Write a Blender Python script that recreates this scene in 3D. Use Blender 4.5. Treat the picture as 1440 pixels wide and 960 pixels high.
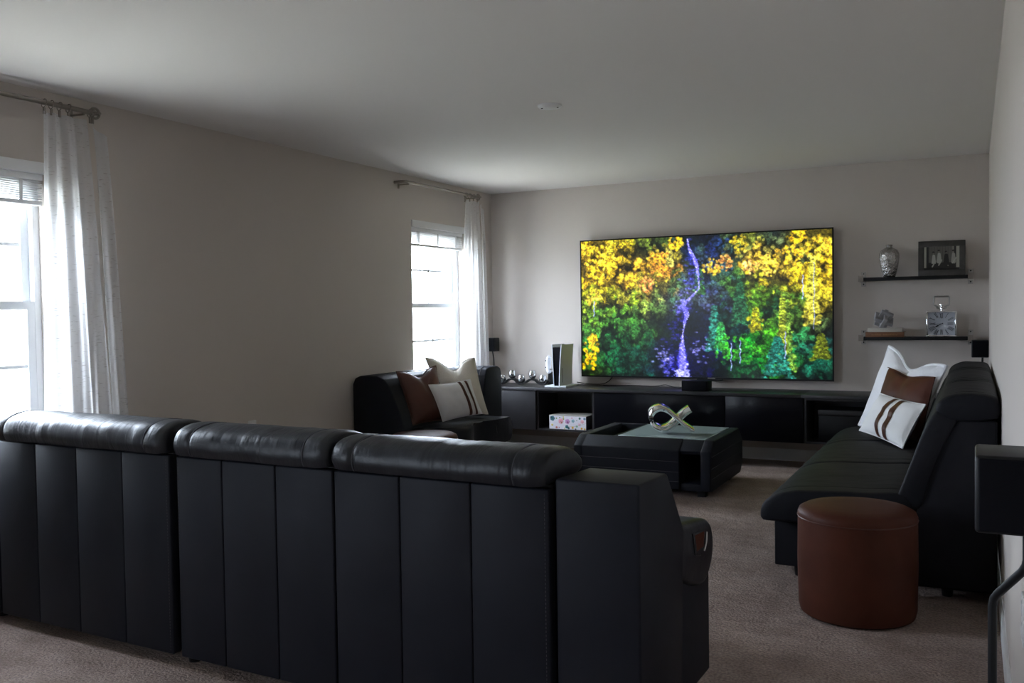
import bpy, bmesh, math, random
import numpy as np
from mathutils import Vector, Matrix, noise
random.seed(7)
for o in list(bpy.data.objects): bpy.data.objects.remove(o)
S = bpy.context.scene; C = S.collection
PI = math.pi
# ------------------------------------------------------------ camera
cd = bpy.data.cameras.new('camera'); cam = bpy.data.objects.new('camera', cd); C.objects.link(cam)
cd.sensor_width = 36; cd.lens = 31.8; cd.clip_start = 0.02; cd.clip_end = 500
cam.matrix_world = Matrix(((0.89104716,-0.00107054,0.45390948,0),(0.45365972,0.03535325,-0.89047347,0),(-0.01509389,0.9993743,0.03198708,1.28),(0,0,0,1)))
S.camera = cam
# ------------------------------------------------------------ view and daylight
S.view_settings.view_transform = 'Standard'; S.view_settings.look = 'None'
S.view_settings.gamma = 1; S.view_settings.use_curve_mapping = False
EXPO = 0.0
S.view_settings.exposure = EXPO
SKY = 43
w = bpy.data.worlds.new('overcast_sky'); S.world = w; w.use_nodes = True
nt = w.node_tree; bg = nt.nodes['Background']
bg.inputs[0].default_value = (0.74, 0.85, 1.0, 1); bg.inputs[1].default_value = SKY
def portal(name, loc, rot, sx, sy):
    l = bpy.data.lights.new(name, 'AREA'); l.shape = 'RECTANGLE'; l.size = sx; l.size_y = sy
    l.cycles.is_portal = True
    o = bpy.data.objects.new(name, l); C.objects.link(o); o.location = loc; o.rotation_euler = rot
# room extents (metres): camera stands at x=0,y=0
XL, XR, YB, YR, ZC = -4.185, 0.109, 7.80, -3.0, 2.434
W1 = (2.16, 3.04, 0.68, 2.025)      # window openings in the left wall: y0,y1,z0,z1
W2 = (6.385, 7.265, 0.68, 2.025)
W3 = (-1.5, -0.62, 0.68, 2.025)        # a third one further back, beside the camera
for i, q in enumerate((W1, W2, W3)):
    portal('daylight_portal', (XL-0.2, (q[0]+q[1])/2, (q[2]+q[3])/2), (0, -PI/2, 0), q[3]-q[2], q[1]-q[0])

# ------------------------------------------------------------ materials
def mat(name, col, rough=0.6, metal=0.0, spec=None, bump=None, coat=0, emit=None, var=None, sheen=0):
    m = bpy.data.materials.new(name); m.use_nodes = True; t = m.node_tree; b = t.nodes['Principled BSDF']
    b.inputs['Base Color'].default_value = (*col, 1); b.inputs['Roughness'].default_value = rough
    b.inputs['Metallic'].default_value = metal
    if spec is not None: b.inputs['Specular IOR Level'].default_value = spec
    if coat: b.inputs['Coat Weight'].default_value = coat
    if sheen: b.inputs['Sheen Weight'].default_value = sheen
    if emit: b.inputs['Emission Color'].default_value = (*emit[0], 1); b.inputs['Emission Strength'].default_value = emit[1]
    tc = t.nodes.new('ShaderNodeTexCoord')
    if var:      # (scale, amount): gentle mottling of the material's own colour
        n = t.nodes.new('ShaderNodeTexNoise'); n.inputs['Scale'].default_value = var[0]; n.inputs['Detail'].default_value = 6
        r = t.nodes.new('ShaderNodeMapRange'); r.inputs['From Min'].default_value = .3; r.inputs['From Max'].default_value = .7
        r.inputs['To Min'].default_value = 1-var[1]; r.inputs['To Max'].default_value = 1+var[1]
        x = t.nodes.new('ShaderNodeVectorMath'); x.operation = 'SCALE'; x.inputs[0].default_value = col
        t.links.new(tc.outputs['Object'], n.inputs['Vector']); t.links.new(n.outputs[0], r.inputs[0])
        t.links.new(r.outputs[0], x.inputs['Scale']); t.links.new(x.outputs[0], b.inputs['Base Color'])
    last = None
    for (sc, st, di) in (bump or []):
        n = t.nodes.new('ShaderNodeTexNoise'); n.inputs['Scale'].default_value = sc; n.inputs['Detail'].default_value = 4
        k = t.nodes.new('ShaderNodeBump'); k.inputs['Strength'].default_value = st; k.inputs['Distance'].default_value = di
        t.links.new(tc.outputs['Object'], n.inputs['Vector']); t.links.new(n.outputs[0], k.inputs['Height'])
        if last: t.links.new(last.outputs[0], k.inputs['Normal'])
        t.links.new(k.outputs[0], b.inputs['Normal']); last = k
    return m
M = {}
M['wall'] = mat('painted_wall', (.575,.520,.475), .75, bump=[(180,.12,.002)], var=(1.5,.015))
M['ceiling'] = mat('painted_ceiling', (.76,.725,.695), .85, bump=[(140,.2,.002)])
M['white_trim'] = mat('white_trim_paint', (.82,.82,.82), .4)
M['vinyl'] = mat('white_window_vinyl', (.82,.84,.86), .35)
M['leather'] = mat('black_leather', (.013,.014,.018), .42, spec=.27, bump=[(7,.22,.03),(420,.22,.0015)], var=(5,.12))
M['leather_smooth'] = mat('black_leather_matte', (.0115,.0125,.018), .52, spec=.15, bump=[(5,.10,.02),(420,.25,.0015)], var=(4,.12))
M['leather_dull'] = mat('black_leather_low_sheen', (.012,.012,.015), .58, spec=.10, bump=[(7,.2,.03),(420,.22,.0015)], var=(5,.12))  # same leather as the other sofas, sheen lowered to hold back television reflections
M['leather_roll'] = mat('black_leather_soft', (.013,.014,.018), .40, spec=.30, bump=[(6,.15,.03),(420,.22,.0015)], var=(5,.12))
for _t in (M['leather_roll'].node_tree,):
    _n = [n for n in _t.nodes if n.type == 'TEX_NOISE' and abs(n.inputs['Scale'].default_value-6) < .01][0]
    _m = _t.nodes.new('ShaderNodeMapping'); _m.inputs['Scale'].default_value = (4.5,1.0,.8); _m.inputs['Rotation'].default_value = (0,0,.25)
    _c = [n for n in _t.nodes if n.type == 'TEX_COORD'][0]
    _t.links.new(_c.outputs['Object'], _m.inputs[0]); _t.links.new(_m.outputs[0], _n.inputs['Vector'])
    _n.inputs['Distortion'].default_value = .6
M['thread'] = mat('dark_thread', (.05,.05,.06), .7)
M['black'] = mat('black_plastic', (.007,.007,.008), .45, spec=.25)
M['dark_wood'] = mat('black_brown_laminate', (.022,.020,.022), .45, bump=[(60,.05,.001)], var=(9,.15))
M['gloss_black'] = mat('glossy_black_front', (.006,.006,.008), .2, spec=.12)
M['grille'] = mat('speaker_grille', (.004,.004,.006), .8, spec=.1, bump=[(900,.5,.001)])
M['brown'] = mat('cognac_leather', (.070,.022,.013), .5, spec=.12, bump=[(9,.10,.01),(500,.12,.001)], var=(6,.18))
M['brown_dark'] = mat('chestnut_leather', (.075,.024,.015), .42, spec=.35, bump=[(9,.3,.02),(500,.15,.001)], var=(6,.15))
M['cream'] = mat('cream_fleece', (.62,.56,.47), .95, bump=[(90,.8,.006),(12,.4,.02)], sheen=.4)
M['white_fleece'] = mat('white_fleece', (.86,.86,.89), .95, bump=[(70,.7,.006),(10,.3,.02)], sheen=.3)
M['linen'] = mat('off_white_linen', (.84,.83,.82), .9, bump=[(350,.5,.002),(8,.3,.015)])
M['strap'] = mat('brown_strap', (.13,.045,.025), .35)
M['nickel'] = mat('brushed_nickel', (.42,.40,.38), .3, 1)
M['rodmetal'] = mat('antique_nickel_rod', (.30,.27,.24), .32, 1)
M['chrome'] = mat('chrome', (.75,.75,.76), .06, 1)
M['hammered'] = mat('hammered_silver', (.42,.40,.39), .2, 1, bump=[(60,.75,.016)])
M['plug'] = mat('white_plastic', (.75,.75,.74), .4)
M['console_white'] = mat('satin_white_plastic', (.62,.64,.68), .6)
M['glass_top'] = mat('pale_green_glass', (.42,.52,.50), .12, coat=.3)
M['gray_knot'] = mat('grey_marbled_resin', (.33,.32,.33), .4, var=(14,.3))
M['paper'] = mat('cream_book_cover', (.46,.43,.38), .7)
M['book_brown'] = mat('tan_book_cover', (.14,.055,.02), .6)
M['letter'] = mat('ochre_lettering', (.22,.10,.035), .6)
M['frame_wood'] = mat('charcoal_frame_wood', (.055,.050,.046), .6, bump=[(40,.2,.002)], var=(20,.2))
M['lawn'] = mat('lawn_grass', (.45,.43,.355), .95, var=(.7,.15))
M['road'] = mat('pale_asphalt', (.42,.42,.43), .9)
M['siding'] = mat('white_siding', (.70,.70,.70), .8)
M['shingle'] = mat('grey_roof_shingle', (.35,.35,.37), .9)
M['cardboard_dark'] = mat('dark_box_side', (.05,.04,.04), .8)

# carpet
m = mat('beige_cut_pile_carpet', (.27,.225,.195), 1.0); t = m.node_tree; b = t.nodes['Principled BSDF']
tc = t.nodes.new('ShaderNodeTexCoord')
n1 = t.nodes.new('ShaderNodeTexNoise'); n1.inputs['Scale'].default_value = 3.2; n1.inputs['Detail'].default_value = 8; n1.inputs['Roughness'].default_value = .65
n2 = t.nodes.new('ShaderNodeTexNoise'); n2.inputs['Scale'].default_value = 95; n2.inputs['Detail'].default_value = 3
r1 = t.nodes.new('ShaderNodeValToRGB'); r1.color_ramp.elements[0].position = .35; r1.color_ramp.elements[1].position = .68
r1.color_ramp.elements[0].color = (.245,.178,.148,1); r1.color_ramp.elements[1].color = (.39,.300,.258,1)
mx = t.nodes.new('ShaderNodeMix'); mx.data_type = 'RGBA'; mx.blend_type = 'MULTIPLY'; mx.inputs[0].default_value = .8
r2 = t.nodes.new('ShaderNodeValToRGB'); r2.color_ramp.elements[0].position = .35; r2.color_ramp.elements[1].position = .65
r2.color_ramp.elements[0].color = (.62,.62,.62,1); r2.color_ramp.elements[1].color = (1.25,1.25,1.25,1)
t.links.new(tc.outputs['Object'], n1.inputs['Vector']); t.links.new(tc.outputs['Object'], n2.inputs['Vector'])
t.links.new(n1.outputs[0], r1.inputs[0]); t.links.new(n2.outputs[0], r2.inputs[0])
t.links.new(r1.outputs[0], mx.inputs[6]); t.links.new(r2.outputs[0], mx.inputs[7]); t.links.new(mx.outputs[2], b.inputs['Base Color'])
bu = t.nodes.new('ShaderNodeBump'); bu.inputs['Strength'].default_value = 1; bu.inputs['Distance'].default_value = .012
bu2 = t.nodes.new('ShaderNodeBump'); bu2.inputs['Strength'].default_value = .5; bu2.inputs['Distance'].default_value = .05
n3 = t.nodes.new('ShaderNodeTexNoise'); n3.inputs['Scale'].default_value = 9
t.links.new(tc.outputs['Object'], n3.inputs['Vector']); t.links.new(n3.outputs[0], bu2.inputs['Height'])
t.links.new(n2.outputs[0], bu.inputs['Height']); t.links.new(bu2.outputs[0], bu.inputs['Normal']); t.links.new(bu.outputs[0], b.inputs['Normal'])
M['carpet'] = m

# sheer curtain cloth with fine horizontal slubs
m = bpy.data.materials.new('sheer_slub_curtain'); m.use_nodes = True; t = m.node_tree
for n in list(t.nodes): t.nodes.remove(n)
out = t.nodes.new('ShaderNodeOutputMaterial'); df = t.nodes.new('ShaderNodeBsdfDiffuse'); tl = t.nodes.new('ShaderNodeBsdfTranslucent'); tr = t.nodes.new('ShaderNodeBsdfTransparent')
m1 = t.nodes.new('ShaderNodeMixShader'); m2 = t.nodes.new('ShaderNodeMixShader'); m1.inputs[0].default_value = .78
tc = t.nodes.new('ShaderNodeTexCoord'); mp = t.nodes.new('ShaderNodeMapping'); mp.inputs['Scale'].default_value = (30, 30, 190)
nz = t.nodes.new('ShaderNodeTexNoise'); nz.inputs['Scale'].default_value = 1.0; nz.inputs['Detail'].default_value = 2
rp = t.nodes.new('ShaderNodeValToRGB'); rp.color_ramp.elements[0].position = .62; rp.color_ramp.elements[1].position = .72
rp.color_ramp.elements[0].color = (.90,.90,.91,1); rp.color_ramp.elements[1].color = (.58,.56,.55,1)
t.links.new(tc.outputs['Object'], mp.inputs[0]); t.links.new(mp.outputs[0], nz.inputs['Vector']); t.links.new(nz.outputs[0], rp.inputs[0])
t.links.new(rp.outputs[0], df.inputs[0]); t.links.new(rp.outputs[0], tl.inputs[0])
t.links.new(df.outputs[0], m1.inputs[1]); t.links.new(tl.outputs[0], m1.inputs[2])
m2.inputs[0].default_value = .34
t.links.new(m1.outputs[0], m2.inputs[1]); t.links.new(tr.outputs[0], m2.inputs[2]); t.links.new(m2.outputs[0], out.inputs[0])
M['sheer'] = m
# window glass
m = bpy.data.materials.new('window_glass'); m.use_nodes = True; t = m.node_tree
for n in list(t.nodes): t.nodes.remove(n)
out = t.nodes.new('ShaderNodeOutputMaterial'); gl = t.nodes.new('ShaderNodeBsdfGlossy'); gl.inputs['Roughness'].default_value = .01; tr = t.nodes.new('ShaderNodeBsdfTransparent'); m1 = t.nodes.new('ShaderNodeMixShader'); m1.inputs[0].default_value = .03
t.links.new(tr.outputs[0], m1.inputs[1]); t.links.new(gl.outputs[0], m1.inputs[2]); t.links.new(m1.outputs[0], out.inputs[0])
M['glass'] = m
def painted(name, emission=0.0, rough=.4, attr='paint'):
    m = bpy.data.materials.new(name); m.use_nodes = True; t = m.node_tree; b = t.nodes['Principled BSDF']
    a = t.nodes.new('ShaderNodeAttribute'); a.attribute_name = attr; b.inputs['Roughness'].default_value = rough
    if emission:
        b.inputs['Base Color'].default_value = (.01,.01,.01,1); t.links.new(a.outputs['Color'], b.inputs['Emission Color']); b.inputs['Emission Strength'].default_value = emission
    else: t.links.new(a.outputs['Color'], b.inputs['Base Color'])
    return m

# ------------------------------------------------------------ mesh helpers
def finish(name, bm, m, parent=None, smooth=True, ang=38, loc=None):
    bmesh.ops.recalc_face_normals(bm, faces=bm.faces)
    if smooth:
        for f in bm.faces: f.smooth = True
        a = math.radians(ang)
        for e in bm.edges:
            if len(e.link_faces) == 2 and e.calc_face_angle(0) > a: e.smooth = False
    me = bpy.data.meshes.new(name); bm.to_mesh(me); bm.free(); me.materials.append(m)
    o = bpy.data.objects.new(name, me); C.objects.link(o)
    if parent: o.parent = parent
    if loc: o.location = loc
    return o
def tag(o, label, cat, group=None):
    o['label'] = label; o['category'] = cat
    if group: o['group'] = group
    return o
def thing(name, label, cat, loc=(0,0,0), rz=0, group=None):
    o = bpy.data.objects.new(name, None); o.empty_display_size = .1; C.objects.link(o); o.location = loc; o.rotation_euler = (0,0,rz)
    return tag(o, label, cat, group)
def struct(o): o['kind'] = 'structure'; return o
def add_box(bm, a, b, r=0, seg=3):
    x0,y0,z0 = [min(p,q) for p,q in zip(a,b)]; x1,y1,z1 = [max(p,q) for p,q in zip(a,b)]
    t = bmesh.new()
    vs = [t.verts.new((x,y,z)) for x in (x0,x1) for y in (y0,y1) for z in (z0,z1)]
    for q in ((0,1,3,2),(4,6,7,5),(0,4,5,1),(2,3,7,6),(0,2,6,4),(1,5,7,3)): t.faces.new([vs[i] for i in q])
    if r: bmesh.ops.bevel(t, geom=list(t.edges), offset=min(r, .49*min(x1-x0,y1-y0,z1-z0)), segments=seg, profile=.5, affect='EDGES')
    merge(bm, t)
def merge(bm, t):
    vm = {}
    for v in t.verts: vm[v] = bm.verts.new(v.co)
    for f in t.faces:
        try: bm.faces.new([vm[v] for v in f.verts])
        except ValueError: pass
    t.free()
def box(name, a, b, m, parent=None, r=0, seg=3):
    bm = bmesh.new(); add_box(bm, a, b, r, seg); return finish(name, bm, m, parent)
def add_prism(bm, pts, axis, a, b, r=0, seg=3):
    """pts: outline in the two remaining axes (in x,y,z order); extruded along axis from a to b."""
    t = bmesh.new()
    def P(p, h):
        return {'x': (h,p[0],p[1]), 'y': (p[0],h,p[1]), 'z': (p[0],p[1],h)}[axis]
    A = [t.verts.new(P(p,a)) for p in pts]; B = [t.verts.new(P(p,b)) for p in pts]
    t.faces.new(A); t.faces.new(B[::-1]); n = len(pts)
    for i in range(n): t.faces.new((A[i],A[(i+1)%n],B[(i+1)%n],B[i]))
    bmesh.ops.recalc_face_normals(t, faces=t.faces)
    if r: bmesh.ops.bevel(t, geom=list(t.edges), offset=r, segments=seg, profile=.5, affect='EDGES', clamp_overlap=True)
    merge(bm, t)
def prism(name, pts, axis, a, b, m, parent=None, r=0, seg=3):
    bm = bmesh.new(); add_prism(bm, pts, axis, a, b, r, seg); return finish(name, bm, m, parent)
def add_lathe(bm, prof, c, n=32):
    rings = []
    for (r,z) in prof:
        if r < 1e-5: rings.append([bm.verts.new((c[0],c[1],c[2]+z))])
        else: rings.append([bm.verts.new((c[0]+r*math.cos(2*PI*i/n), c[1]+r*math.sin(2*PI*i/n), c[2]+z)) for i in range(n)])
    for A,B in zip(rings, rings[1:]):
        for i in range(n):
            j = (i+1)%n
            if len(A)==1 and len(B)==1: continue
            if len(A)==1: bm.faces.new((A[0],B[j],B[i]))
            elif len(B)==1: bm.faces.new((A[i],A[j],B[0]))
            else: bm.faces.new((A[i],A[j],B[j],B[i]))
def lathe(name, prof, c, m, parent=None, n=32, ang=38):
    bm = bmesh.new(); add_lathe(bm, prof, c, n); return finish(name, bm, m, parent, ang=ang)
def smooth_path(pts, k=6):
    pts = [Vector(p) for p in pts]; out = []
    for i in range(len(pts)-1):
        p0 = pts[max(i-1,0)]; p1 = pts[i]; p2 = pts[i+1]; p3 = pts[min(i+2,len(pts)-1)]
        for j in range(k):
            s = j/k
            out.append(.5*((2*p1)+(-p0+p2)*s+(2*p0-5*p1+4*p2-p3)*s*s+(-p0+3*p1-3*p2+p3)*s**3))
    out.append(pts[-1]); return out
def add_tube(bm, pts, r, n=10, closed=False, r2=None, up=(0,0,1)):
    """sweep an ellipse (r across, r2 along 'up') down a path"""
    pts = [Vector(p) for p in pts]; rings = []; N = len(pts); prev = None
    for i,p in enumerate(pts):
        if closed: d = pts[(i+1)%N]-pts[i-1]
        else: d = pts[min(i+1,N-1)]-pts[max(i-1,0)]
        d.normalize()
        if prev is None:
            a = d.cross(Vector(up)); 
            if a.length < 1e-3: a = d.cross(Vector((1,0,0)))
        else: a = prev - d*prev.dot(d)
        a.normalize(); prev = a; b = a.cross(d)
        rr = r[i] if isinstance(r,(list,tuple)) else r
        rb = r2 if r2 is not None else rr
        rings.append([bm.verts.new(p + a*rr*math.cos(2*PI*k/n) + b*rb*math.sin(2*PI*k/n)) for k in range(n)])
    m_ = N if closed else N-1
    for i in range(m_):
        A = rings[i]; B = rings[(i+1)%N]
        for k in range(n): bm.faces.new((A[k],A[(k+1)%n],B[(k+1)%n],B[k]))
    if not closed:
        bm.faces.new(rings[0][::-1]); bm.faces.new(rings[-1])
def tube(name, pts, r, m, parent=None, n=10, closed=False):
    bm = bmesh.new(); add_tube(bm, pts, r, n, closed); return finish(name, bm, m, parent)
def ring_pts(c, R, axis='y', n=20):
    c = Vector(c); o = []
    for i in range(n):
        a = 2*PI*i/n; u, v = R*math.cos(a), R*math.sin(a)
        o.append(c + {'y': Vector((u,0,v)), 'x': Vector((0,u,v)), 'z': Vector((u,v,0))}[axis])
    return o
def grid_surface(bm, f, nu, nv):
    g = [[bm.verts.new(f(i/nu, j/nv)) for j in range(nv+1)] for i in range(nu+1)]
    for i in range(nu):
        for j in range(nv): bm.faces.new((g[i][j],g[i+1][j],g[i+1][j+1],g[i][j+1]))
    return g
def painted_panel(name, org, ux, vy, img, m, parent=None):
    """flat print or screen: img[row from top][col] in linear RGB carried by a colour attribute on a fine grid"""
    h, w_, _ = img.shape
    ii, jj = np.meshgrid(np.arange(w_+1), np.arange(h+1))
    O = np.array(org); U = np.array(ux); V = np.array(vy)
    co = O + (ii/w_)[...,None]*U + (jj/h)[...,None]*V
    me = bpy.data.meshes.new(name)
    co = co.reshape(-1,3)
    idx = (jj[:-1,:-1]*(w_+1)+ii[:-1,:-1]).reshape(-1)
    F = np.stack([idx, idx+(w_+1), idx+(w_+1)+1, idx+1], 1)
    me.from_pydata(co.tolist(), [], F.tolist())
    ca = me.color_attributes.new('paint','FLOAT_COLOR','POINT')
    pi = np.clip(ii,0,w_-1); pj = np.clip(jj,0,h-1)
    col = np.ones((co.shape[0],4), dtype=np.float32); col[:,:3] = img[pj,pi].reshape(-1,3)
    ca.data.foreach_set('color', col.reshape(-1))
    me.materials.append(m); o = bpy.data.objects.new(name, me); C.objects.link(o)
    if parent: o.parent = parent
    return o

# ------------------------------------------------------------ structure
T = .16
struct(box('floor', (XL-T,YR-T,-.1), (XR+T,YB+T,0), M['carpet']))
struct(box('ceiling', (XL-T,YR-T,ZC), (XR+T,YB+T,ZC+.15), M['ceiling']))
struct(box('wall_back', (XL-T,YB,0), (XR+T,YB+T,ZC), M['wall']))
struct(box('wall_right', (XR,YR-T,0), (XR+T,YB,ZC), M['wall']))
def wall_with_holes(name, along, pos, thick, a0, a1, holes):
    """solid wall with rectangular openings, one mesh; 'along' x or y"""
    bm = bmesh.new(); cuts = sorted(holes); a = a0
    def B(p0,p1,z0,z1):
        if p1-p0 < 1e-4 or z1-z0 < 1e-4: return
        if along == 'y': add_box(bm, (pos,p0,z0), (pos+thick,p1,z1))
        else: add_box(bm, (p0,pos,z0), (p1,pos+thick,z1))
    for (h0,h1,z0,z1) in cuts:
        B(a,h0,0,ZC); B(h0,h1,0,z0); B(h0,h1,z1,ZC); a = h1
    B(a,a1,0,ZC)
    return struct(finish(name, bm, M['wall'], smooth=False))
wall_with_holes('wall_left', 'y', XL, -T, YR-T, YB, [W1, W2, W3])
wall_with_holes('wall_rear', 'x', YR, -T, XL, XR, [])
def baseboard(name, a, b):
    struct(box(name, a, b, M['white_trim'], r=.004, seg=2))
baseboard('baseboard_back', (XL,YB-.014,0), (XR,YB,.1)); baseboard('baseboard_left', (XL,YR,0), (XL+.014,YB-.014,.1))
baseboard('baseboard_right', (XR-.012,YR,0), (XR,YB-.014,.1))

def make_window(name, y0, y1, z0, z1, grid):
    """white vinyl double hung window set into the left wall"""
    root = bpy.data.objects.new(name, None); C.objects.link(root); root.location = (XL, 0, 0); struct(root)
    xo = -.145; xi = -.07
    bm = bmesh.new()                                   # frame set back in the reveal
    add_box(bm, (xo,y0,z0), (xi,y0+.035,z1)); add_box(bm, (xo,y1-.035,z0), (xi,y1,z1))
    add_box(bm, (xo,y0+.035,z1-.035), (xi,y1-.035,z1)); add_box(bm, (xo,y0+.035,z0), (xi,y1-.035,z0+.035))
    finish('window_frame', bm, M['vinyl'], root)
    zm = (z0+z1)/2
    for (a,b_,xs,nm) in ((z0+.035, zm+.022, -.10, 'lower'), (zm-.022, z1-.035, -.135, 'upper')):
        bm = bmesh.new(); s = .042; ya, yb = y0+.035, y1-.035
        add_box(bm, (xs,ya,a), (xs+.028,ya+s,b_)); add_box(bm, (xs,yb-s,a), (xs+.028,yb,b_))
        add_box(bm, (xs,ya+s,a), (xs+.028,yb-s,a+s)); add_box(bm, (xs,ya+s,b_-s), (xs+.028,yb-s,b_))
        sash = finish('window_sash', bm, M['vinyl'], root)
        box('glass_pane', (xs+.011,ya+s,a+s), (xs+.015,yb-s,b_-s), M['glass'], sash)
        if grid:
            yc = (ya+yb)/2; zc = (a+b_)/2
            box('muntin', (xs+.006,yc-.009,a+s), (xs+.020,yc+.009,b_-s), M['vinyl'], sash)
            box('muntin', (xs+.006,ya+s,zc-.009), (xs+.020,yb-s,zc+.009), M['vinyl'], sash)
    box('window_sill', (-.07,y0-.03,z0-.025), (.03,y1+.03,z0), M['white_trim'], root, r=.004)
    box('head_trim', (-.07,y0,z1-.012), (.012,y1,z1+.045), M['white_trim'], root, r=.003)
    return root
make_window('window_1', *W1, True); make_window('window_2', *W2, True); make_window('window_3', *W3, True)
# outside ground
def ground(name, x0,x1,y0,y1,z,m):
    return struct(box(name, (x0,y0,z-.1), (x1,y1,z), m))
ground('lawn', -120,XL-.4,-60,80,-.5,M['lawn'])
ground('road', -19,-15.5,-60,80,-.47,M['road'])

# blinds, pulled up under the window heads
def blind(y0, y1, z1, drop, label):
    t_ = thing('window_blind', label, 'blind', (XL-.035,(y0+y1)/2,z1))
    hw = (y1-y0)/2-.012
    box('headrail', (-.028,-hw,-.045), (.026,hw,-.012), M['white_trim'], t_, r=.003)
    n = 9; zt = -.047; step = (drop-.075)/n
    for i in range(n):
        z = zt-step*(i+.5)
        bm = bmesh.new(); add_box(bm, (-.024,-hw+.004,z-.0018), (.022,hw-.004,z+.0018)); finish('slat', bm, M['white_trim'], t_)
    box('bottom_rail', (-.025,-hw+.004,-drop), (.023,hw-.004,-drop+.022), M['white_trim'], t_, r=.004)
    for yy in (-hw*.72, 0, hw*.72): box('ladder_tape', (.0235,yy-.009,-drop+.01), (.0245,yy+.009,-.045), M['white_trim'], t_)
    tube('tilt_wand', [(.028,-hw+.09,-.045), (.03,-hw+.09,-.62)], .0032, M['plug'], t_, 6)
blind(W1[0], W1[1], W1[3], .17, 'white slatted blind gathered at top of the bright window at far left')
blind(W2[0], W2[1], W2[3], .17, 'white slatted blind gathered at top of window behind the corner sofa')

# curtain rods
def rod(y0, y1, label, elbow):
    x = XL+.105; z = 2.350
    t_ = thing('curtain_rod', label, 'curtain rod', (XL,(y0+y1)/2,z))
    L = (y1-y0)/2
    tube('rod', [(.105,-L,0),(.105,L,0)], .0125, M['rodmetal'], t_, 14)
    for s in (-1,1):
        yb = s*(L-.035)
        box('wall_plate', (.0,yb-.012,-.045), (.005,yb+.012,.02), M['rodmetal'], t_, r=.002)
        tube('bracket_arm', [(.004,yb,-.012),(.105,yb,-.016)], .006, M['rodmetal'], t_, 8)
    if elbow:
        tube('end_return', smooth_path([(.105,-L,0),(.098,-L-.018,0),(.07,-L-.025,0),(.004,-L-.025,0)],4), .0115, M['rodmetal'], t_, 10)
    bm = bmesh.new(); add_tube(bm, ring_pts((.105,L+.03,0), .026, 'x', 20), .007, 8, True)
    add_tube(bm, ring_pts((.105,L+.03,0), .026, 'z', 20), .006, 8, True); add_lathe(bm, [(0,-.016),(.016,-.012),(.016,.012),(0,.016)], (.105,L+.004,0), 14)
    finish('cage_finial', bm, M['rodmetal'], t_)
    return t_
rod(1.93, 3.225, 'metal curtain rod above the bright window at far left', False)
rod(6.17, 7.33, 'metal curtain rod above window behind the corner sofa', True)

def curtain(top, bot, ringys, label, folds, seed, z1=2.305, edge=None):
    t_ = thing('sheer_curtain', label, 'curtain', (XL+.105, (top[0]+top[1])/2, 0))
    yc = (top[0]+top[1])/2; z0 = .015; rnd = random.Random(seed)
    ph = rnd.random()*6
    def mk(ta, tb, ba, bb, nf, amp, xo=0, drop=0, slant=0):
        bm = bmesh.new()
        def f(u,v):
            z = z1-drop*(1-0) + (z0-(z1-drop))*v
            if v < .02: z -= slant*u*(1-v/.02)
            e = min(1, v*3)
            yt = ta+(tb-ta)*u; yb_ = ba+(bb-ba)*u; k = v**.8
            y = yt+(yb_-yt)*k + .006*math.sin(7*u+v*4+ph)
            A = amp*(.55+.6*v)
            x = xo + A*math.sin(nf*2*PI*u+ph+1.1*math.sin(2.2*v+u*2)) + .35*A*math.sin(nf*4.6*PI*u+2+v*1.7)
            return (x, y-yc, z)
        grid_surface(bm, f, 90, 40)
        return bm
    bm = mk(top[0], top[1]-edge, bot[0], bot[1]-edge*1.1, folds, .020)
    finish('curtain_panel', bm, M['sheer'], t_)
    bm = mk(top[1]-edge+.01, top[1]+.01, bot[1]-edge*1.25, bot[1], 1, .014, .012, .012, .06)
    finish('curtain_panel', bm, M['sheer'], t_)
    for y in ringys:
        bm = bmesh.new(); add_tube(bm, [Vector(p)+Vector((0,.004*math.sin(i*.3),0)) for i,p in enumerate(ring_pts((0,y-yc,2.346),.021,'y',18))], .0025, 6, True)
        r_ = finish('curtain_ring', bm, M['rodmetal'], t_)
        box('clip', (-.004,y-yc-.006,z1-.012), (.004,y-yc+.006,2.326), M['rodmetal'], r_, r=.001, seg=1)
curtain((2.945,3.29), (2.90,3.44), (2.965,3.005,3.05,3.10,3.225,3.24), 'sheer white curtain beside the bright window at far left', 3.2, 3, edge=.085)
curtain((7.11,7.41), (6.93,7.53), (7.13,7.20,7.27,7.34), 'sheer white curtain hanging in corner near the television wall', 4.2, 8, edge=.05)

# outlets, ceiling cover
def outlet(loc, rz, label, gang=1):
    t_ = thing('wall_outlet', label, 'outlet', loc, rz)
    box('cover_plate', (-.036*gang,-.006,-.057), (.036*gang,0,.057), M['plug'], t_, r=.0025, seg=2)
    for s in (-1,1): box('socket', (-.017,-.008,s*.026-.015), (.017,-.004,s*.026+.015), M['white_trim'], t_, r=.003, seg=2)
outlet((XL,4.46,.546), PI/2, 'white wall outlet low on the left wall behind the long sofa')
outlet((XR,2.40,.546), -PI/2, 'white wall outlet on right wall beside bent speaker stand')
t_ = thing('ceiling_cover_plate', 'round white cover plate with two screws on the ceiling', 'cover plate', (-2.109,4.645,ZC))
lathe('disc', [(0,-.014),(.060,-.014),(.067,-.009),(.068,0)], (0,0,0), M['white_trim'], t_, 40)
for s in (-1,1): lathe('screw', [(0,-.0175),(.005,-.0165),(.006,-.014)], (s*.043,s*.012,0), M['black'], t_, 10)

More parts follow.
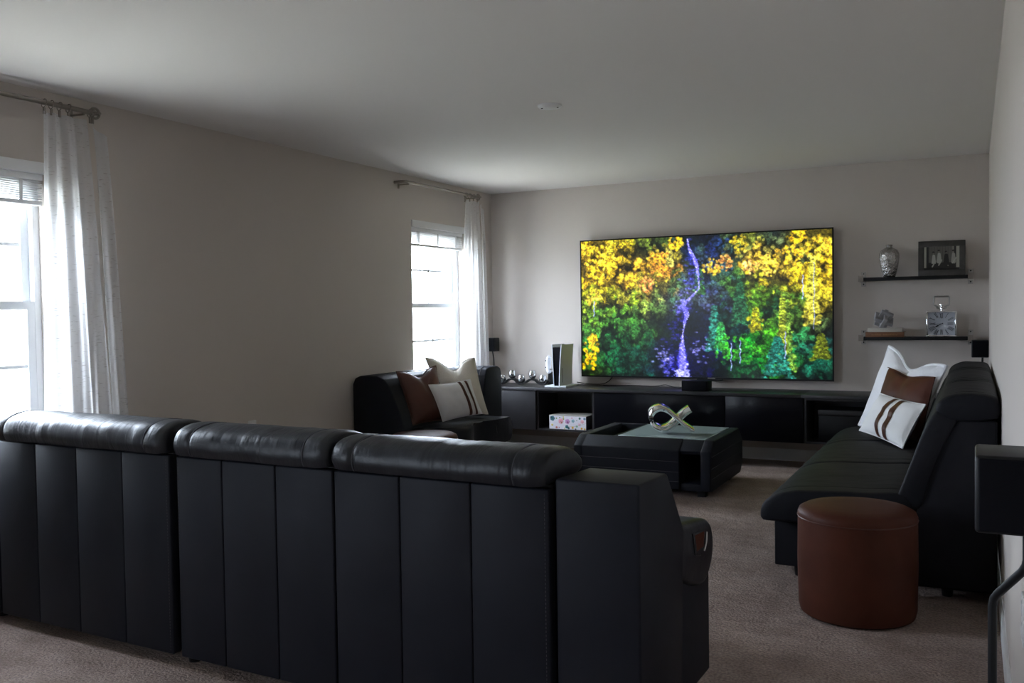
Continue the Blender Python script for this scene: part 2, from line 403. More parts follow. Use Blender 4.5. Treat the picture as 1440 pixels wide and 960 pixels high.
# ------------------------------------------------------------ sofas
def bolster(name, prof, a, b, m, parent, axis='x', seams=(), seed=0, endr=.05, step=.018, wr=.004):
    """padded roll: outline 'prof' (in the other two axes) swept along axis, closed softly at both ends, drawn in at stitched seams"""
    P = smooth_path([(p[0],p[1],0) for p in prof]+[(prof[0][0],prof[0][1],0)], 4)[:-1]
    cx = sum(p.x for p in P)/len(P); cz = sum(p.y for p in P)/len(P)
    n = max(8, int((b-a)/step)); xs = [a+(b-a)*i/n for i in range(n+1)]
    for s in seams: xs += [s-.006, s, s+.006]
    for d in (.004,.012,.024,.036): xs += [a+d, b-d]
    xs = sorted(xs); bm = bmesh.new(); rings = []
    for x in xs:
        d = min(x-a, b-x); k = 1
        if d < endr: k = .80+.20*math.sqrt(max(0,1-(1-d/endr)**2))
        for s in seams:
            if abs(x-s) < .004: k -= .022
            k -= .012*math.exp(-((x-s)/.02)**2)
        ring = []
        for p in P:
            q = Vector((cx+(p.x-cx)*k, cz+(p.y-cz)*k))
            w_ = noise.noise(Vector((x*9+seed, q.x*16, q.y*16)))*wr + noise.noise(Vector((x*38+seed*3, q.x*9, q.y*9)))*wr*.45
            dv = Vector((q.x-cx, q.y-cz)); 
            if dv.length > 1e-4: q = q + dv.normalized()*w_
            ring.append(bm.verts.new((x,q.x,q.y) if axis == 'x' else (q.x,x,q.y)))
        rings.append(ring)
    N = len(P)
    for A,B in zip(rings, rings[1:]):
        for i in range(N): bm.faces.new((A[i],A[(i+1)%N],B[(i+1)%N],B[i]))
    bm.faces.new(rings[0]); bm.faces.new(rings[-1][::-1])
    return finish(name, bm, m, parent, ang=50)
def piping(parent, prof, pos, m, axis='x', r=.0028, off=0):
    P = smooth_path([(p[0],p[1],0) for p in prof]+[(prof[0][0],prof[0][1],0)], 4)[:-1]
    cx = sum(p.x for p in P)/len(P); cz = sum(p.y for p in P)/len(P)
    k = .975
    pts = [((pos, cx+(p.x-cx)*k, cz+(p.y-cz)*k) if axis == 'x' else (cx+(p.x-cx)*k, pos, cz+(p.y-cz)*k)) for p in P]
    bm = bmesh.new(); add_tube(bm, pts, r, 6, True); return finish('piping', bm, m, parent)
def stitches(parent, pts_fn, n, m=None):
    bm = bmesh.new()
    for i in range(n):
        a, b_ = pts_fn(i/n), pts_fn((i+.55)/n)
        a = Vector(a); b_ = Vector(b_); add_tube(bm, [a,b_], .0011, 4)
    o = finish('stitching', bm, m or M['thread'], parent); o['kind'] = 'stuff'; return o

HP = [(-.022,.786),(-.032,.815),(-.026,.85),(-.004,.878),(.04,.894),(.10,.898),(.165,.888),(.225,.862),(.262,.830),(.255,.800),(.20,.786),(.08,.783)]
# --- the long sofa seen from behind (origin at its right end, back face along -x)
sofa = thing('reclining_sofa', 'long black leather sofa seen from behind, in the foreground', 'sofa', (-1.0589,2.306,0), -.0284)
segs = [(-2.585,[-2.585,-2.33,-2.075,-1.808,-1.550]), (-1.512,[-1.512,-1.286,-1.037,-.789]), (-.784,[-.784,-.526,-.268,-.008])]
for si,(a,bs) in enumerate(segs):
    for x0,x1 in zip(bs,bs[1:]):
        bm = bmesh.new(); add_box(bm, (x0+.0008,0,.045), (x1-.0008,.04,.778), .006, 3)
        for v in bm.verts:       # soft padding: panels belly outwards a little
            if v.co.y < .01:
                u = (v.co.x-x0)/(x1-x0); v.co.y -= .004*math.sin(PI*min(1,max(0,u)))
        finish('back_panel', bm, M['leather_smooth'], sofa)
    xe = bs[-1]; xa = bs[0]
    box('back_frame', (xa+.004,.04,.045), (xe-.004,.15,.79), M['black'], sofa, r=.01)
    hx0, hx1 = (xa+.0, xe+.0) if si == 0 else (xa+.004, xe-.002)
    sm = (hx0+.095, hx1-.10)
    hp = [(p[0], p[1]-(0,.003,.011)[si]*max(0,(p[1]-.80)/.1)) for p in HP]
    h = bolster('headrest', hp, hx0, hx1, M['leather_roll'], sofa, 'x', sm, si*7.3)
    for s in sm: piping(h, hp, s, M['thread'])
    # seat side (front of the sofa)
    prism('back_cushion', [(.15,.40),(.15,.80),(.25,.80),(.30,.70),(.33,.45)], 'x', xa+.006, xe-.006, M['leather'], sofa, r=.03)
    bolster('seat_cushion', [(.16,.30),(.16,.44),(.45,.455),(.80,.45),(.88,.42),(.90,.36),(.86,.30)], xa+.004, xe-.004, M['leather'], sofa, 'x', (), si+3.0, wr=.003)
    box('seat_base', (xa+.01,.15,.05), (xe-.01,.83,.30), M['leather_smooth'], sofa, r=.01)
for si,(x,z0,z1) in enumerate(((-1.562,.06,.77),(-1.500,.06,.77),(-.020,.06,.77))):
    stitches(sofa, lambda t, x=x, z0=z0, z1=z1: (x,-.0035,z0+(z1-z0)*t), 62)
AP = [(0,.045),(0,.812),(.235,.806),(.385,.61),(.372,.47),(.36,.045)]
def end_unit(x0, x1, side):
    e = prism('end_panel', AP, 'x', x0, x1, M['leather_smooth'], sofa, r=.008)
    arm = [(.30,.50),(.34,.615),(.50,.608),(.64,.590),(.71,.555),(.735,.49),(.715,.43),(.66,.385),(.60,.375),(.50,.40),(.40,.44)]
    a = bolster('armrest', arm, x0+.01, x1-.004, M['leather'], sofa, 'x', (), 4.4, wr=.002, endr=.03)
    xs = x1-.004 if side > 0 else x0+.01
    # cup recess in the outer side of the arm: chrome lined pocket
    yc, zc = .53, .535
    p = [(.475,.575),(.60,.565),(.625,.545),(.60,.495),(.56,.485),(.50,.50)]
    rim = prism('arm_pocket', p, 'x', xs-.003*side, xs+.004*side, M['leather'], a, r=.0015, seg=1)
    prism('pocket_lining', [(.487,.568),(.585,.560),(.578,.512),(.505,.512)], 'x', xs+.003*side, xs+.0065*side, M['chrome'], a)
    tube('pocket_trim', smooth_path([(xs+.006*side,.612,.552),(xs+.008*side,.600,.520),(xs+.006*side,.583,.497)],4), .0035, M['nickel'], a, 8)
    box('arm_base', (x0+.012,.35,.05), (x1-.022,.725,.44), M['leather_smooth'], sofa, r=.015)
    return e
end_unit(.012, .262, 1)
end_unit(-2.87, -2.60, -1)
for x in (-2.7,-1.53,-.40,.12):
    for y in (.08,.66): lathe('foot', [(0,0),(.022,0),(.026,.05),(0,.05)], (x,y,0), M['black'], sofa, 14)

# --- sofa along the right wall (origin at near floor corner by the wall)
rs = thing('reclining_sofa', 'black leather sofa along the right wall, with three pillows at its far end', 'sofa', (0,4.30,0))
mods = [(0,.88),(.888,1.76),(1.768,2.55)]
BC = [(-.300,.435),(-.255,.56),(-.205,.70),(-.160,.80),(-.115,.835),(-.055,.80),(-.100,.70),(-.165,.52),(-.20,.40),(-.25,.39)]
HR = [(.096,.800),(.106,.835),(.100,.868),(.082,.895),(.03,.905),(-.04,.905),(-.095,.892),(-.130,.868),(-.142,.835),(-.125,.800),(-.08,.785),(.02,.785)]
SC = [(-.24,.31),(-.24,.445),(-.45,.447),(-.68,.440),(-.80,.420),(-.872,.375),(-.895,.325),(-.890,.290),(-.84,.283),(-.55,.29)]
for i,(a,b_) in enumerate(mods):
    bolster('seat_cushion', SC, a-.01, b_, M['leather_dull'], rs, 'y', (a+.12,b_-.02), 11+i, endr=.035, wr=.003)
    bolster('back_cushion', BC, a+.002, b_-.002, M['leather_dull'], rs, 'y', (a+.035,), 17+i, endr=.02, wr=.002)
    h = bolster('headrest', HR, a, b_-.006, M['leather_dull'], rs, 'y', (a+.10,b_-.10), 23+i, endr=.04, wr=.003)
    for s in (a+.10,b_-.10): piping(h, HR, s, M['black'], 'y')
    prism('back_shell', [(-.262,.05),(-.215,.43),(-.175,.58),(-.10,.72),(-.055,.79),(.094,.79),(.094,.05)], 'y', a+.012, b_-.004, M['leather_dull'], rs, r=.012)
    box('seat_base', (-.845,a+.11,.055), (-.27,b_-.006,.30), M['leather_dull'], rs, r=.015)
    if i == 0: box('side_panel', (-.845,.095,.055), (-.27,.112,.29), M['leather_dull'], rs, r=.006)
for x,y in ((-.74,.16),(-.10,.10),(-.74,2.4),(-.10,2.4),(-.74,1.25)): lathe('foot', [(0,0),(.022,0),(.028,.056),(0,.056)], (x,y,0), M['black'], rs, 14)

# --- corner sofa in the far left corner (origin at its near wall corner)
cs = thing('corner_sofa', 'black leather corner sofa beneath far window, holding three pillows', 'sofa', (XL+.03,5.50,0))
BK = [(0,.05),(0,.76),(.022,.805),(.07,.825),(.22,.825),(.28,.805),(.325,.755),(.375,.66),(.425,.54),(.455,.44),(.455,.05)]
prism('backrest', BK, 'y', 0, 1.33, M['leather_smooth'], cs, r=.012)
BK2 = [(1.35-p[0], p[1]) for p in BK]
BK2 = [(1.35,.05),(1.35,.76),(1.33,.81),(1.28,.83),(1.14,.83),(1.09,.815),(1.065,.77),(1.03,.62),(1.00,.44),(1.0,.05)]
prism('backrest', BK2, 'x', .02, .56, M['leather_smooth'], cs, r=.012)
tube('piping', smooth_path([(.225,.012,.829),(.225,.4,.831),(.225,.9,.831)],3), .003, M['thread'], cs, 6)
tube('piping', [(.50,1.062,.765),(.50,1.09,.818),(.50,1.15,.834),(.50,1.33,.812)], .003, M['thread'], cs, 6)
# seat with concave front edge
out_ = []
for t in range(0,25):
    y = .10+ (1.02-.10)*t/24
    x = .80 - .085*math.exp(-((y-.60)/.13)**2) + (.0 if y > .75 else 0) - .30*math.exp(-((y-.08)/.13)**2)
    out_.append((x,y))
pl = [(.40,1.06),(.40,.10)] + out_ + [(.80,1.06)]
bm = bmesh.new(); add_prism(bm, pl, 'z', .24, .435, 0)
bmesh.ops.bevel(bm, geom=[e for e in bm.edges if abs(e.verts[0].co.z-e.verts[1].co.z) < .001], offset=.045, segments=5, profile=.5, affect='EDGES', clamp_overlap=True)
finish('seat_cushion', bm, M['leather'], cs, ang=50)
pl2 = [(.42,1.04),(.42,.14)] + [(x-.05,y) for x,y in out_[1:]] + [(.75,1.04)]
bm = bmesh.new(); add_prism(bm, pl2, 'z', .05, .25, 0); finish('seat_base', bm, M['leather_smooth'], cs)
tube('piping', [(.50,.80,.437),(.66,.80,.437),(.755,.80,.432),(.788,.80,.405),(.800,.80,.33)], .003, M['thread'], cs, 6)
for x,y in ((.08,.08),(.08,1.25),(.70,.18),(.70,.98)): lathe('foot', [(0,0),(.022,0),(.026,.055),(0,.055)], (x,y,0), M['black'], cs, 12)

# ------------------------------------------------------------ pillows
def pillow(name, label, c00, c10, c11, c01, th, m, chop=0, flange=0, stripes=None, sm=None, seed=0, pin=.06):
    A,B,Cc,D = [Vector(p) for p in (c00,c10,c11,c01)]
    ctr = (A+B+Cc+D)/4
    nrm = ((B-A).cross(D-A)).normalized()
    if nrm.y > 0: nrm = -nrm       # nrm points to the viewer's side of the room
    t_ = thing(name, label, 'pillow', tuple(ctr))
    H = ((D-A).length+(Cc-B).length)/2
    def pos(u,v,s):
        # u,v in 0..1 ; pinch the edges inwards between the corners
        uu, vv = u*2-1, v*2-1
        pu = uu*(1-pin*(1-vv*vv)*abs(uu)); pv = vv*(1-pin*(1-uu*uu)*abs(vv))
        U, V = (pu+1)/2, (pv+1)/2
        p = A*(1-U)*(1-V)+B*U*(1-V)+Cc*U*V+D*(1-U)*V
        f = max(0,(1-abs(uu)**2.6))**.62*max(0,(1-abs(vv)**2.6))**.62
        if chop:
            g = math.exp(-(uu/.42)**2)*max(0,vv+.35)/1.35
            p = p - (D-A).normalized()*chop*g
            f *= 1-.45*math.exp(-(uu/.16)**2)*max(0,vv)
        wob = noise.noise(Vector((u*3.1+seed,v*3.3,s*2.)))*.012 + noise.noise(Vector((u*9+seed,v*8,s*2.)))*.004
        return p - ctr + nrm*s*(th*.5*f + wob*f)
    bm = bmesh.new(); n = 30
    gs = []
    for s in (1,-1):
        g = grid_surface(bm, lambda u,v: pos(u,v,s), n, n); gs.append(g)
    bmesh.ops.remove_doubles(bm, verts=list(bm.verts), dist=.0004)
    body = finish('pillow_body', bm, m, t_, ang=80)
    rim = [pos(i/n,0,1) for i in range(n)]+[pos(1,i/n,1) for i in range(n)]+[pos(1-i/n,1,1) for i in range(n)]+[pos(0,1-i/n,1) for i in range(n)]
    bm = bmesh.new(); add_tube(bm, rim, .004 if not flange else .012, 6, True); finish('seam_edge', bm, m, t_)
    for (u0,u1) in (stripes or []):
        bm = bmesh.new()
        g = grid_surface(bm, lambda a,b_: pos(u0+(u1-u0)*a,.0+b_,1)+nrm*.0035, 4, 40)
        bmesh.ops.solidify(bm, geom=list(bm.faces), thickness=.002)
        finish('leather_stripe', bm, sm, t_, ang=80)
    return t_
pillow('throw_pillow', 'fluffy white pillow behind the others on the right wall sofa', (-.71,6.75,.455),(-.30,6.10,.455),(-.148,6.25,.903),(-.525,6.90,1.0), .17, M['white_fleece'], chop=.09, flange=1, seed=1)
pillow('throw_pillow', 'plain tan brown leather pillow on the right wall sofa', (-.62,6.52,.46),(-.275,5.93,.46),(-.205,6.08,.846),(-.515,6.66,.867), .12, M['brown'], chop=.02, seed=2)
pillow('lumbar_pillow', 'white lumbar pillow with two brown stripes on the right wall sofa', (-.660,6.27,.478),(-.362,5.68,.458),(-.246,5.82,.702),(-.540,6.38,.712), .13, M['linen'], stripes=[(.46,.53),(.62,.70)], sm=M['strap'], seed=3)
pillow('throw_pillow', 'fluffy cream pillow at back of the corner sofa', (-3.80,6.22,.46),(-3.50,6.42,.46),(-3.635,6.45,.917),(-3.952,6.2,.926), .17, M['cream'], chop=.10, seed=4)
pillow('throw_pillow', 'chestnut brown leather pillow at left of the corner sofa', (-3.70,5.62,.455),(-3.62,5.98,.455),(-3.74,6.02,.875),(-3.854,5.64,.851), .13, M['brown_dark'], chop=.06, seed=5)
pillow('lumbar_pillow', 'white lumbar pillow with two brown stripes on the corner sofa', (-3.60,5.88,.458),(-3.415,6.17,.495),(-3.49,6.12,.765),(-3.67,5.80,.742), .12, M['linen'], stripes=[(.66,.73),(.82,.88)], sm=M['strap'], seed=6)

# ------------------------------------------------------------ round ottomans
def ottoman(loc, R, H, label):
    t_ = thing('round_ottoman', label, 'ottoman', loc)
    lathe('side_wrap', [(0,.004),(R-.02,.004),(R-.008,.012),(R-.002,.04),(R+.002,H*.5),(R,H-.045)], (0,0,0), M['brown'], t_, 72)
    lathe('top_pad', [(R,H-.045),(R+.001,H-.03),(R-.006,H-.014),(R-.028,H-.002),(R-.08,H+.004),(R*.4,H+.007),(0,H+.008)], (0,0,0), M['brown'], t_, 72)
    tube('piping', ring_pts((0,0,H-.043),R+.0005,'z',72), .0028, M['brown_dark'], t_, 6, True)
ottoman((-.432,3.995,0), .235, .45, 'round brown leather ottoman at near end of the right wall sofa')
ottoman((-3.425,5.335,0), .238, .445, 'round brown ottoman in front of the corner sofa, only its top visible')

# ------------------------------------------------------------ coffee table
ct = thing('coffee_table', 'low black leather coffee table with pale glass top in the middle', 'table', (-2.03,6.42,0))
PF = [(-.47,.05),(-.47,.325),(-.36,.40),(.36,.40),(.48,.30),(.48,.12),(.40,.05)]
OP = [(-.47,.06),(-.47,.325),(-.36,.392),(.36,.392),(.48,.30),(.48,.12),(.40,.05),(-.40,.05)]
prism('side_block', OP, 'x', -.52, -.50+.05, M['leather_smooth'], ct, r=.006)
prism('front_block', [(-.47,.06),(-.47,.325),(-.36,.392),(-.345,.392),(-.345,.06)], 'x', -.47, .255, M['leather_smooth'], ct, r=.008)
prism('rear_block', [(.345,.06),(.345,.392),(.36,.392),(.48,.30),(.48,.12),(.40,.06)], 'x', -.47, .40, M['leather_smooth'], ct, r=.008)
prism('side_block', OP, 'x', .40, .47, M['leather_smooth'], ct, r=.010)
prism('front_apron', [(-.46,.325),(-.36,.390),(-.345,.390),(-.345,.30),(-.44,.30)], 'x', .255, .40, M['leather_smooth'], ct, r=.004)
box('shelf_floor', (.255,-.44,.05), (.40,.345,.10), M['leather_smooth'], ct, r=.004)
box('shelf_wall', (.235,-.345,.10), (.255,.345,.37), M['black'], ct)
box('tray_bottom', (-.47,-.345,.30), (-.235,.345,.32), M['black'], ct)
box('table_core', (-.45,-.34,.06), (.235,.34,.29), M['black'], ct)
box('glass_top', (-.23,-.345,.384), (.40,.345,.394), M['glass_top'], ct, r=.002, seg=1)
box('glass_rail', (-.24,-.345,.32), (-.228,.345,.396), M['black'], ct)
box('glass_rail', (-.228,-.345,.36), (.40,-.335,.383), M['black'], ct)
box('glass_rail', (-.228,.335,.36), (.40,.345,.383), M['black'], ct)
for z in (.115,.18,.25): tube('seam_piping', [(-.515,-.4725,z),(.25,-.4725,z)], .0022, M['thread'], ct, 5)
for z in (.14,.21,.29): tube('seam_piping', [(.4725,-.45,z),(.4725,.46,z)], .0022, M['thread'], ct, 5)
for x in (-.4,.38):
    for y in (-.34,.34): box('foot', (x-.03,y-.03,0), (x+.03,y+.03,.06), M['black'], ct, r=.004)

# chrome ribbon sculpture on it
def ribbon(name, path, wv, th, m, parent):
    """flat strap of width vector wv swept along a planar path"""
    bm = bmesh.new(); pts = [Vector(p) for p in path]; wv = Vector(wv); rings = []
    for i,p in enumerate(pts):
        d = (pts[min(i+1,len(pts)-1)]-pts[max(i-1,0)]).normalized(); nn = d.cross(wv).normalized()*th
        r_ = [p-wv*.5-nn*.6, p-wv*.42-nn, p+wv*.42-nn, p+wv*.5-nn*.6, p+wv*.5+nn*.6, p+wv*.42+nn, p-wv*.42+nn, p-wv*.5+nn*.6]
        rings.append([bm.verts.new(q) for q in r_])
    for A,B in zip(rings,rings[1:]):
        for k in range(8): bm.faces.new((A[k],A[(k+1)%8],B[(k+1)%8],B[k]))
    bm.faces.new(rings[0][::-1]); bm.faces.new(rings[-1])
    return finish(name, bm, m, parent, ang=50)
sc = thing('knot_sculpture', 'polished silver looped ribbon sculpture on the glass coffee table', 'sculpture', (-1.93,6.33,.394), .25)
path = smooth_path([(.155,-.015,.014),(.10,-.012,.052),(.035,-.01,.108),(-.02,.0,.150),(-.075,.0,.166),(-.125,.0,.140),(-.142,.0,.092),(-.118,.0,.040),(-.062,.0,.014),(-.005,.01,.032),(.05,.012,.082),(.10,.012,.130),(.14,.012,.158)], 7)
ribbon('ribbon', [Vector(p)+Vector((-.02,0,.018)) for p in path], (.026,-.085,-.032), .0145, M['chrome'], sc)

# ------------------------------------------------------------ media cabinets
CF, CB, CZ0, CZ1 = 7.36, 7.785, .215, .575
def cabinet_shell(t_, x0, x1, back=True, div=None):
    th = .018
    box('side_panel', (x0,CF,CZ0), (x0+th,CB,CZ1), M['dark_wood'], t_); box('side_panel', (x1-th,CF,CZ0), (x1,CB,CZ1), M['dark_wood'], t_)
    box('bottom_panel', (x0+th,CF,CZ0), (x1-th,CB,CZ0+th), M['dark_wood'], t_); box('top_panel', (x0+th,CF,CZ1-th), (x1-th,CB,CZ1), M['dark_wood'], t_)
    box('back_panel', (x0+th,CB-.008,CZ0+th), (x1-th,CB,CZ1-th), M['dark_wood'], t_)
def cab(name, label, x0, x1):
    return thing(name, label, 'cabinet', (0,0,0), 0, 'wall hung media cabinets under the television')
c1 = cab('media_cabinet', 'closed black cabinet under the candle holder, next to the corner sofa', -4.05, -3.51); cabinet_shell(c1, -4.05, -3.512)
box('door', (-4.047,CF-.019,CZ0+.003), (-3.514,CF-.001,CZ1-.003), M['dark_wood'], c1, r=.002)
c2 = cab('media_cabinet', 'open black cabinet cubby holding the floral box', -3.51, -2.95); cabinet_shell(c2, -3.510, -2.955)
c3 = cab('media_cabinet', 'wide black cabinet with glossy doors centred under the television', -2.95, -1.19); cabinet_shell(c3, -2.953, -1.185)
for a,b_ in ((-2.950,-1.802),(-1.798,-1.188)): box('glossy_door', (a,CF-.019,CZ0+.003), (b_,CF-.001,CZ1-.003), M['gloss_black'], c3, r=.002)
c4 = cab('media_cabinet', 'open black cabinet behind far end of the right wall sofa', -1.18, -.2); cabinet_shell(c4, -1.183, -.10)
sb = thing('storage_box', 'dark storage box inside the open cabinet by the right wall sofa', 'box', (-.85,7.60,CZ0+.018))
box('box_body', (-.24,-.15,0), (.30,.14,.20), M['black'], sb, r=.006); box('box_lid', (-.243,-.153,.20), (.303,.143,.245), M['dark_wood'], sb, r=.006)
wt = thing('worktop', 'long thin black shelf board running on top of the media cabinets', 'shelf board', (0,0,CZ1))
for a,b_ in ((-4.05,-1.202),(-1.198,-.07)): box('board', (a,CF-.03,0), (b_,YB-.001,.026), M['dark_wood'], wt, r=.002)
ZT = CZ1+.026

def blobs(h, w_, bgc):
    img = np.zeros((h,w_,3)); img[:] = bgc; return img
def disc(img, u, v, r, col, asp=1.0, soft=.6, al=1.0, noise_=None):
    h, w_, _ = img.shape
    x0 = max(0,int((u-r*asp)*w_)); x1 = min(w_,int((u+r*asp)*w_)+2); R = r*w_
    y0 = max(0,int(v*h-R)-1); y1 = min(h,int(v*h+R)+2)
    if x1 <= x0 or y1 <= y0: return
    X, Y = np.meshgrid(np.arange(x0,x1), np.arange(y0,y1))
    d = np.sqrt(((X-u*w_)/(R*asp+1e-6))**2+((Y-v*h)/(R+1e-6))**2)
    if noise_ is not None: d = d + noise_[y0:y1,x0:x1]
    a = np.clip((1-d)/soft,0,1)[...,None]*al
    img[y0:y1,x0:x1] = img[y0:y1,x0:x1]*(1-a)+np.array(col)*a
def lin(c):
    c = np.asarray(c, float)/255.; return np.where(c <= .04045, c/12.92, ((c+.055)/1.055)**2.4)
# floral box
fb = thing('floral_box', 'white floral patterned keepsake box inside the open cabinet cubby', 'box', (-3.215,7.50,CZ0+.018))
box('box_body', (-.178,-.128,0), (.178,.13,.117), M['cardboard_dark'], fb, r=.002)
rng = np.random.RandomState(5)
img = blobs(60,180,(236,232,240))
fl = [(.09,.2,.065,(70,115,125)),(.06,.12,.03,(40,80,90)),(.32,.4,.07,(240,170,185)),(.34,.5,.02,(150,110,60)),(.50,.4,.065,(200,150,200)),(.51,.47,.018,(120,40,90)),(.65,.35,.045,(150,190,200)),(.83,.14,.03,(70,120,110)),(.96,.15,.035,(120,150,170)),(.08,.7,.03,(225,205,120)),(.08,.72,.012,(170,150,60)),(.2,.88,.03,(215,130,110)),(.27,.87,.015,(190,90,120)),(.48,.8,.045,(40,115,115)),(.53,.9,.03,(35,90,95)),(.64,.86,.03,(235,180,50)),(.88,.9,.028,(240,175,40)),(.96,.93,.024,(235,195,70)),(.75,.75,.03,(150,200,170)),(.2,.18,.02,(130,150,70)),(.29,.13,.018,(110,130,70)),(.39,.22,.022,(150,160,60)),(.39,.07,.02,(230,210,100)),(.62,.13,.022,(240,180,195)),(.75,.3,.014,(130,170,130)),(.9,.38,.05,(245,190,200)),(.72,.96,.02,(90,110,100)),(.42,.93,.02,(225,215,130)),(.82,.6,.04,(240,205,215))]
for (u,v,r,c) in fl:
    for q in range(5): disc(img,u+.5*r*math.cos(q*1.26),v+1.5*r*math.sin(q*1.26),r*.62,np.array(c)*(.9+.03*q),1.0,.4)
    disc(img,u,v,r*.3,np.array(c)*.75,1.0,.5)
for k in range(60):
    t = k/59; disc(img, .15+.84*t, .50+.28*math.sin(PI*min(1,t*1.0))-.0, .006, (150,115,60) if t > .45 else (205,185,215),1,.5,.8)
painted_panel('floral_print', (-.178,-.1290,.117), (.356,0,0), (0,0,-.117), lin(img), painted('floral_paper',0,.5), fb)
box('box_lid', (-.180,-.1285,.117), (.180,.132,.123), M['paper'], fb, r=.001, seg=1)

# candle holder + glasses
ch = thing('candle_holder', 'black wavy candle holder carrying metallic cups on the shelf board', 'candle holder', (-3.76,7.57,ZT))
wp = smooth_path([(-.285,0,.055),(-.25,0,.026),(-.205,0,.012),(-.155,0,.035),(-.125,0,.052),(-.075,0,.052),(-.04,0,.022),(-.005,0,.012),(.035,0,.022),(.08,0,.050),(.135,0,.052),(.175,0,.024),(.218,0,.014),(.25,0,.022),(.275,0,.050)],4)
ribbon('wave_band', wp, (0,.06,0), .008, M['black'], ch)
cups = [(-.205,.022),(-.100,.064),(-.005,.022),(.110,.064),(.218,.024)]
labs = ['leftmost, half hidden behind the corner sofa back','second from left, high on the wave','middle one, low on the wave','second from right, high on the wave','rightmost, low on the wave by the game console']
for (x,z),lb in zip(cups,labs):
    g = lathe('votive_cup', [(0,0),(.022,0),(.034,.016),(.038,.036),(.034,.058),(.029,.072),(.0275,.072),(.032,.056),(.035,.036),(.031,.018),(0,.004)], (0,0,0), M['mirror_cup'] if 'mirror_cup' in M else M['chrome'], None, 24, 60)
    g.location = (-3.76+x,7.57,ZT+z); tag(g, 'mirrored gold votive cup, '+lb, 'candle cup', 'mirrored votive cups on the wavy holder')

# game console on its stand, controller, charger
st = thing('console_stand', 'flat white stand beneath the upright game console', 'stand', (-3.335,7.55,ZT))
box('stand_plate', (-.115,-.15,0), (.10,.16,.014), M['console_white'], st, r=.004)
gc = thing('game_console', 'upright white and black game console at left of the television', 'game console', (-3.335,7.55,ZT+.014), -.02)
bm = bmesh.new()
A = [(-.030,-.125,0),(.022,-.125,0),(.030,.125,0),(-.030,.125,0)]; B = [(-.046,-.118,.345),(.034,-.118,.345),(.040,.125,.345),(-.046,.125,.345)]
va = [bm.verts.new(p) for p in A]; vb = [bm.verts.new(p) for p in B]; bm.faces.new(va[::-1]); bm.faces.new(vb)
for i in range(4): bm.faces.new((va[i],va[(i+1)%4],vb[(i+1)%4],vb[i]))
finish('core', bm, M['gloss_black'], gc)
for s,nm in ((-1,'l'),(1,'r')):
    bm = bmesh.new()
    def f(u,v,s=s):
        y = -.135+.275*u - .006*math.sin(v*PI); z = -.004+.374*v
        x = .028+.020*v+ (.016 if s > 0 else .006)*math.cos(u*PI*.5)*0 + .010*math.sin(u*PI)*(1-v*.5) + .006*(v-.5)**2
        return (s*x, y+.012*v*(1-u), z)
    grid_surface(bm, f, 14, 16); bmesh.ops.recalc_face_normals(bm, faces=bm.faces); bmesh.ops.solidify(bm, geom=list(bm.faces), thickness=.006)
    sh = finish('side_shell', bm, M['console_white'], gc, ang=60)
    if s > 0: box('disc_slot', (.047,-.115,.03), (.049,-.111,.16), M['black'], sh)
cn = thing('game_controller', 'white game controller hanging on left side of the game console', 'controller', (-3.425,7.50,ZT+.20), .25)
bm = bmesh.new()
add_tube(bm, smooth_path([(-.012,-.02,.075),(-.022,-.01,.05),(-.028,0,.0),(-.022,-.01,-.05),(-.012,-.02,-.075)],4), [.010]+[.019+.006*math.sin(PI*i/15) for i in range(15)]+[.010], 12, False, None)
finish('controller_body', bm, M['console_white'], cn, ang=60)
for z in (-.03,.03): lathe('thumb_stick', [(0,.0),(.007,.0),(.009,.01),(0,.012)], (-.046,-.014,z), M['black'], cn, 10)
box('hook', (-.01,-.03,-.05), (.055,-.018,-.035), M['nickel'], cn, r=.003)
cg = tag(prism('charging_dock', [(-.06,0),(.055,0),(.05,.03),(.005,.115),(-.012,.12),(-.02,.05)], 'y', -.035, .035, M['black'], None, r=.006), 'small black wedge dock left of the game console', 'charging dock'); cg.location = (-3.544,7.75,ZT)
# cables
def cable(name, pts, r, label):
    bm = bmesh.new(); add_tube(bm, smooth_path(pts,6), r, 6); return tag(finish(name, bm, M['black'], None), label, 'cable')
cable('power_cable', [(-3.25,7.68,ZT+.03),(-3.18,7.74,ZT+.012),(-3.10,7.76,ZT+.008),(-3.02,7.77,ZT+.014),(-2.96,7.775,ZT+.05),(-2.92,7.765,ZT+.10)], .004, 'black cable looping from the game console up behind the television')
cable('speaker_cable', [(-3.0,7.70,ZT+.006),(-2.7,7.74,ZT+.006),(-2.52,7.72,ZT+.006),(-2.43,7.74,ZT+.018),(-2.36,7.72,ZT+.006),(-2.26,7.60,ZT+.006),(-2.20,7.56,ZT+.02)], .004, 'black cable lying along back of the shelf board to the small speaker')
# centre speaker
sp = thing('center_speaker', 'small black box speaker on the shelf board below the television', 'speaker', (-2.06,7.45,ZT))
box('cabinet', (-.122,-.05,0), (.110,.06,.088), M['black'], sp, r=.008); box('grille', (-.118,-.058,.004), (.098,-.048,.084), M['grille'], sp, r=.004)

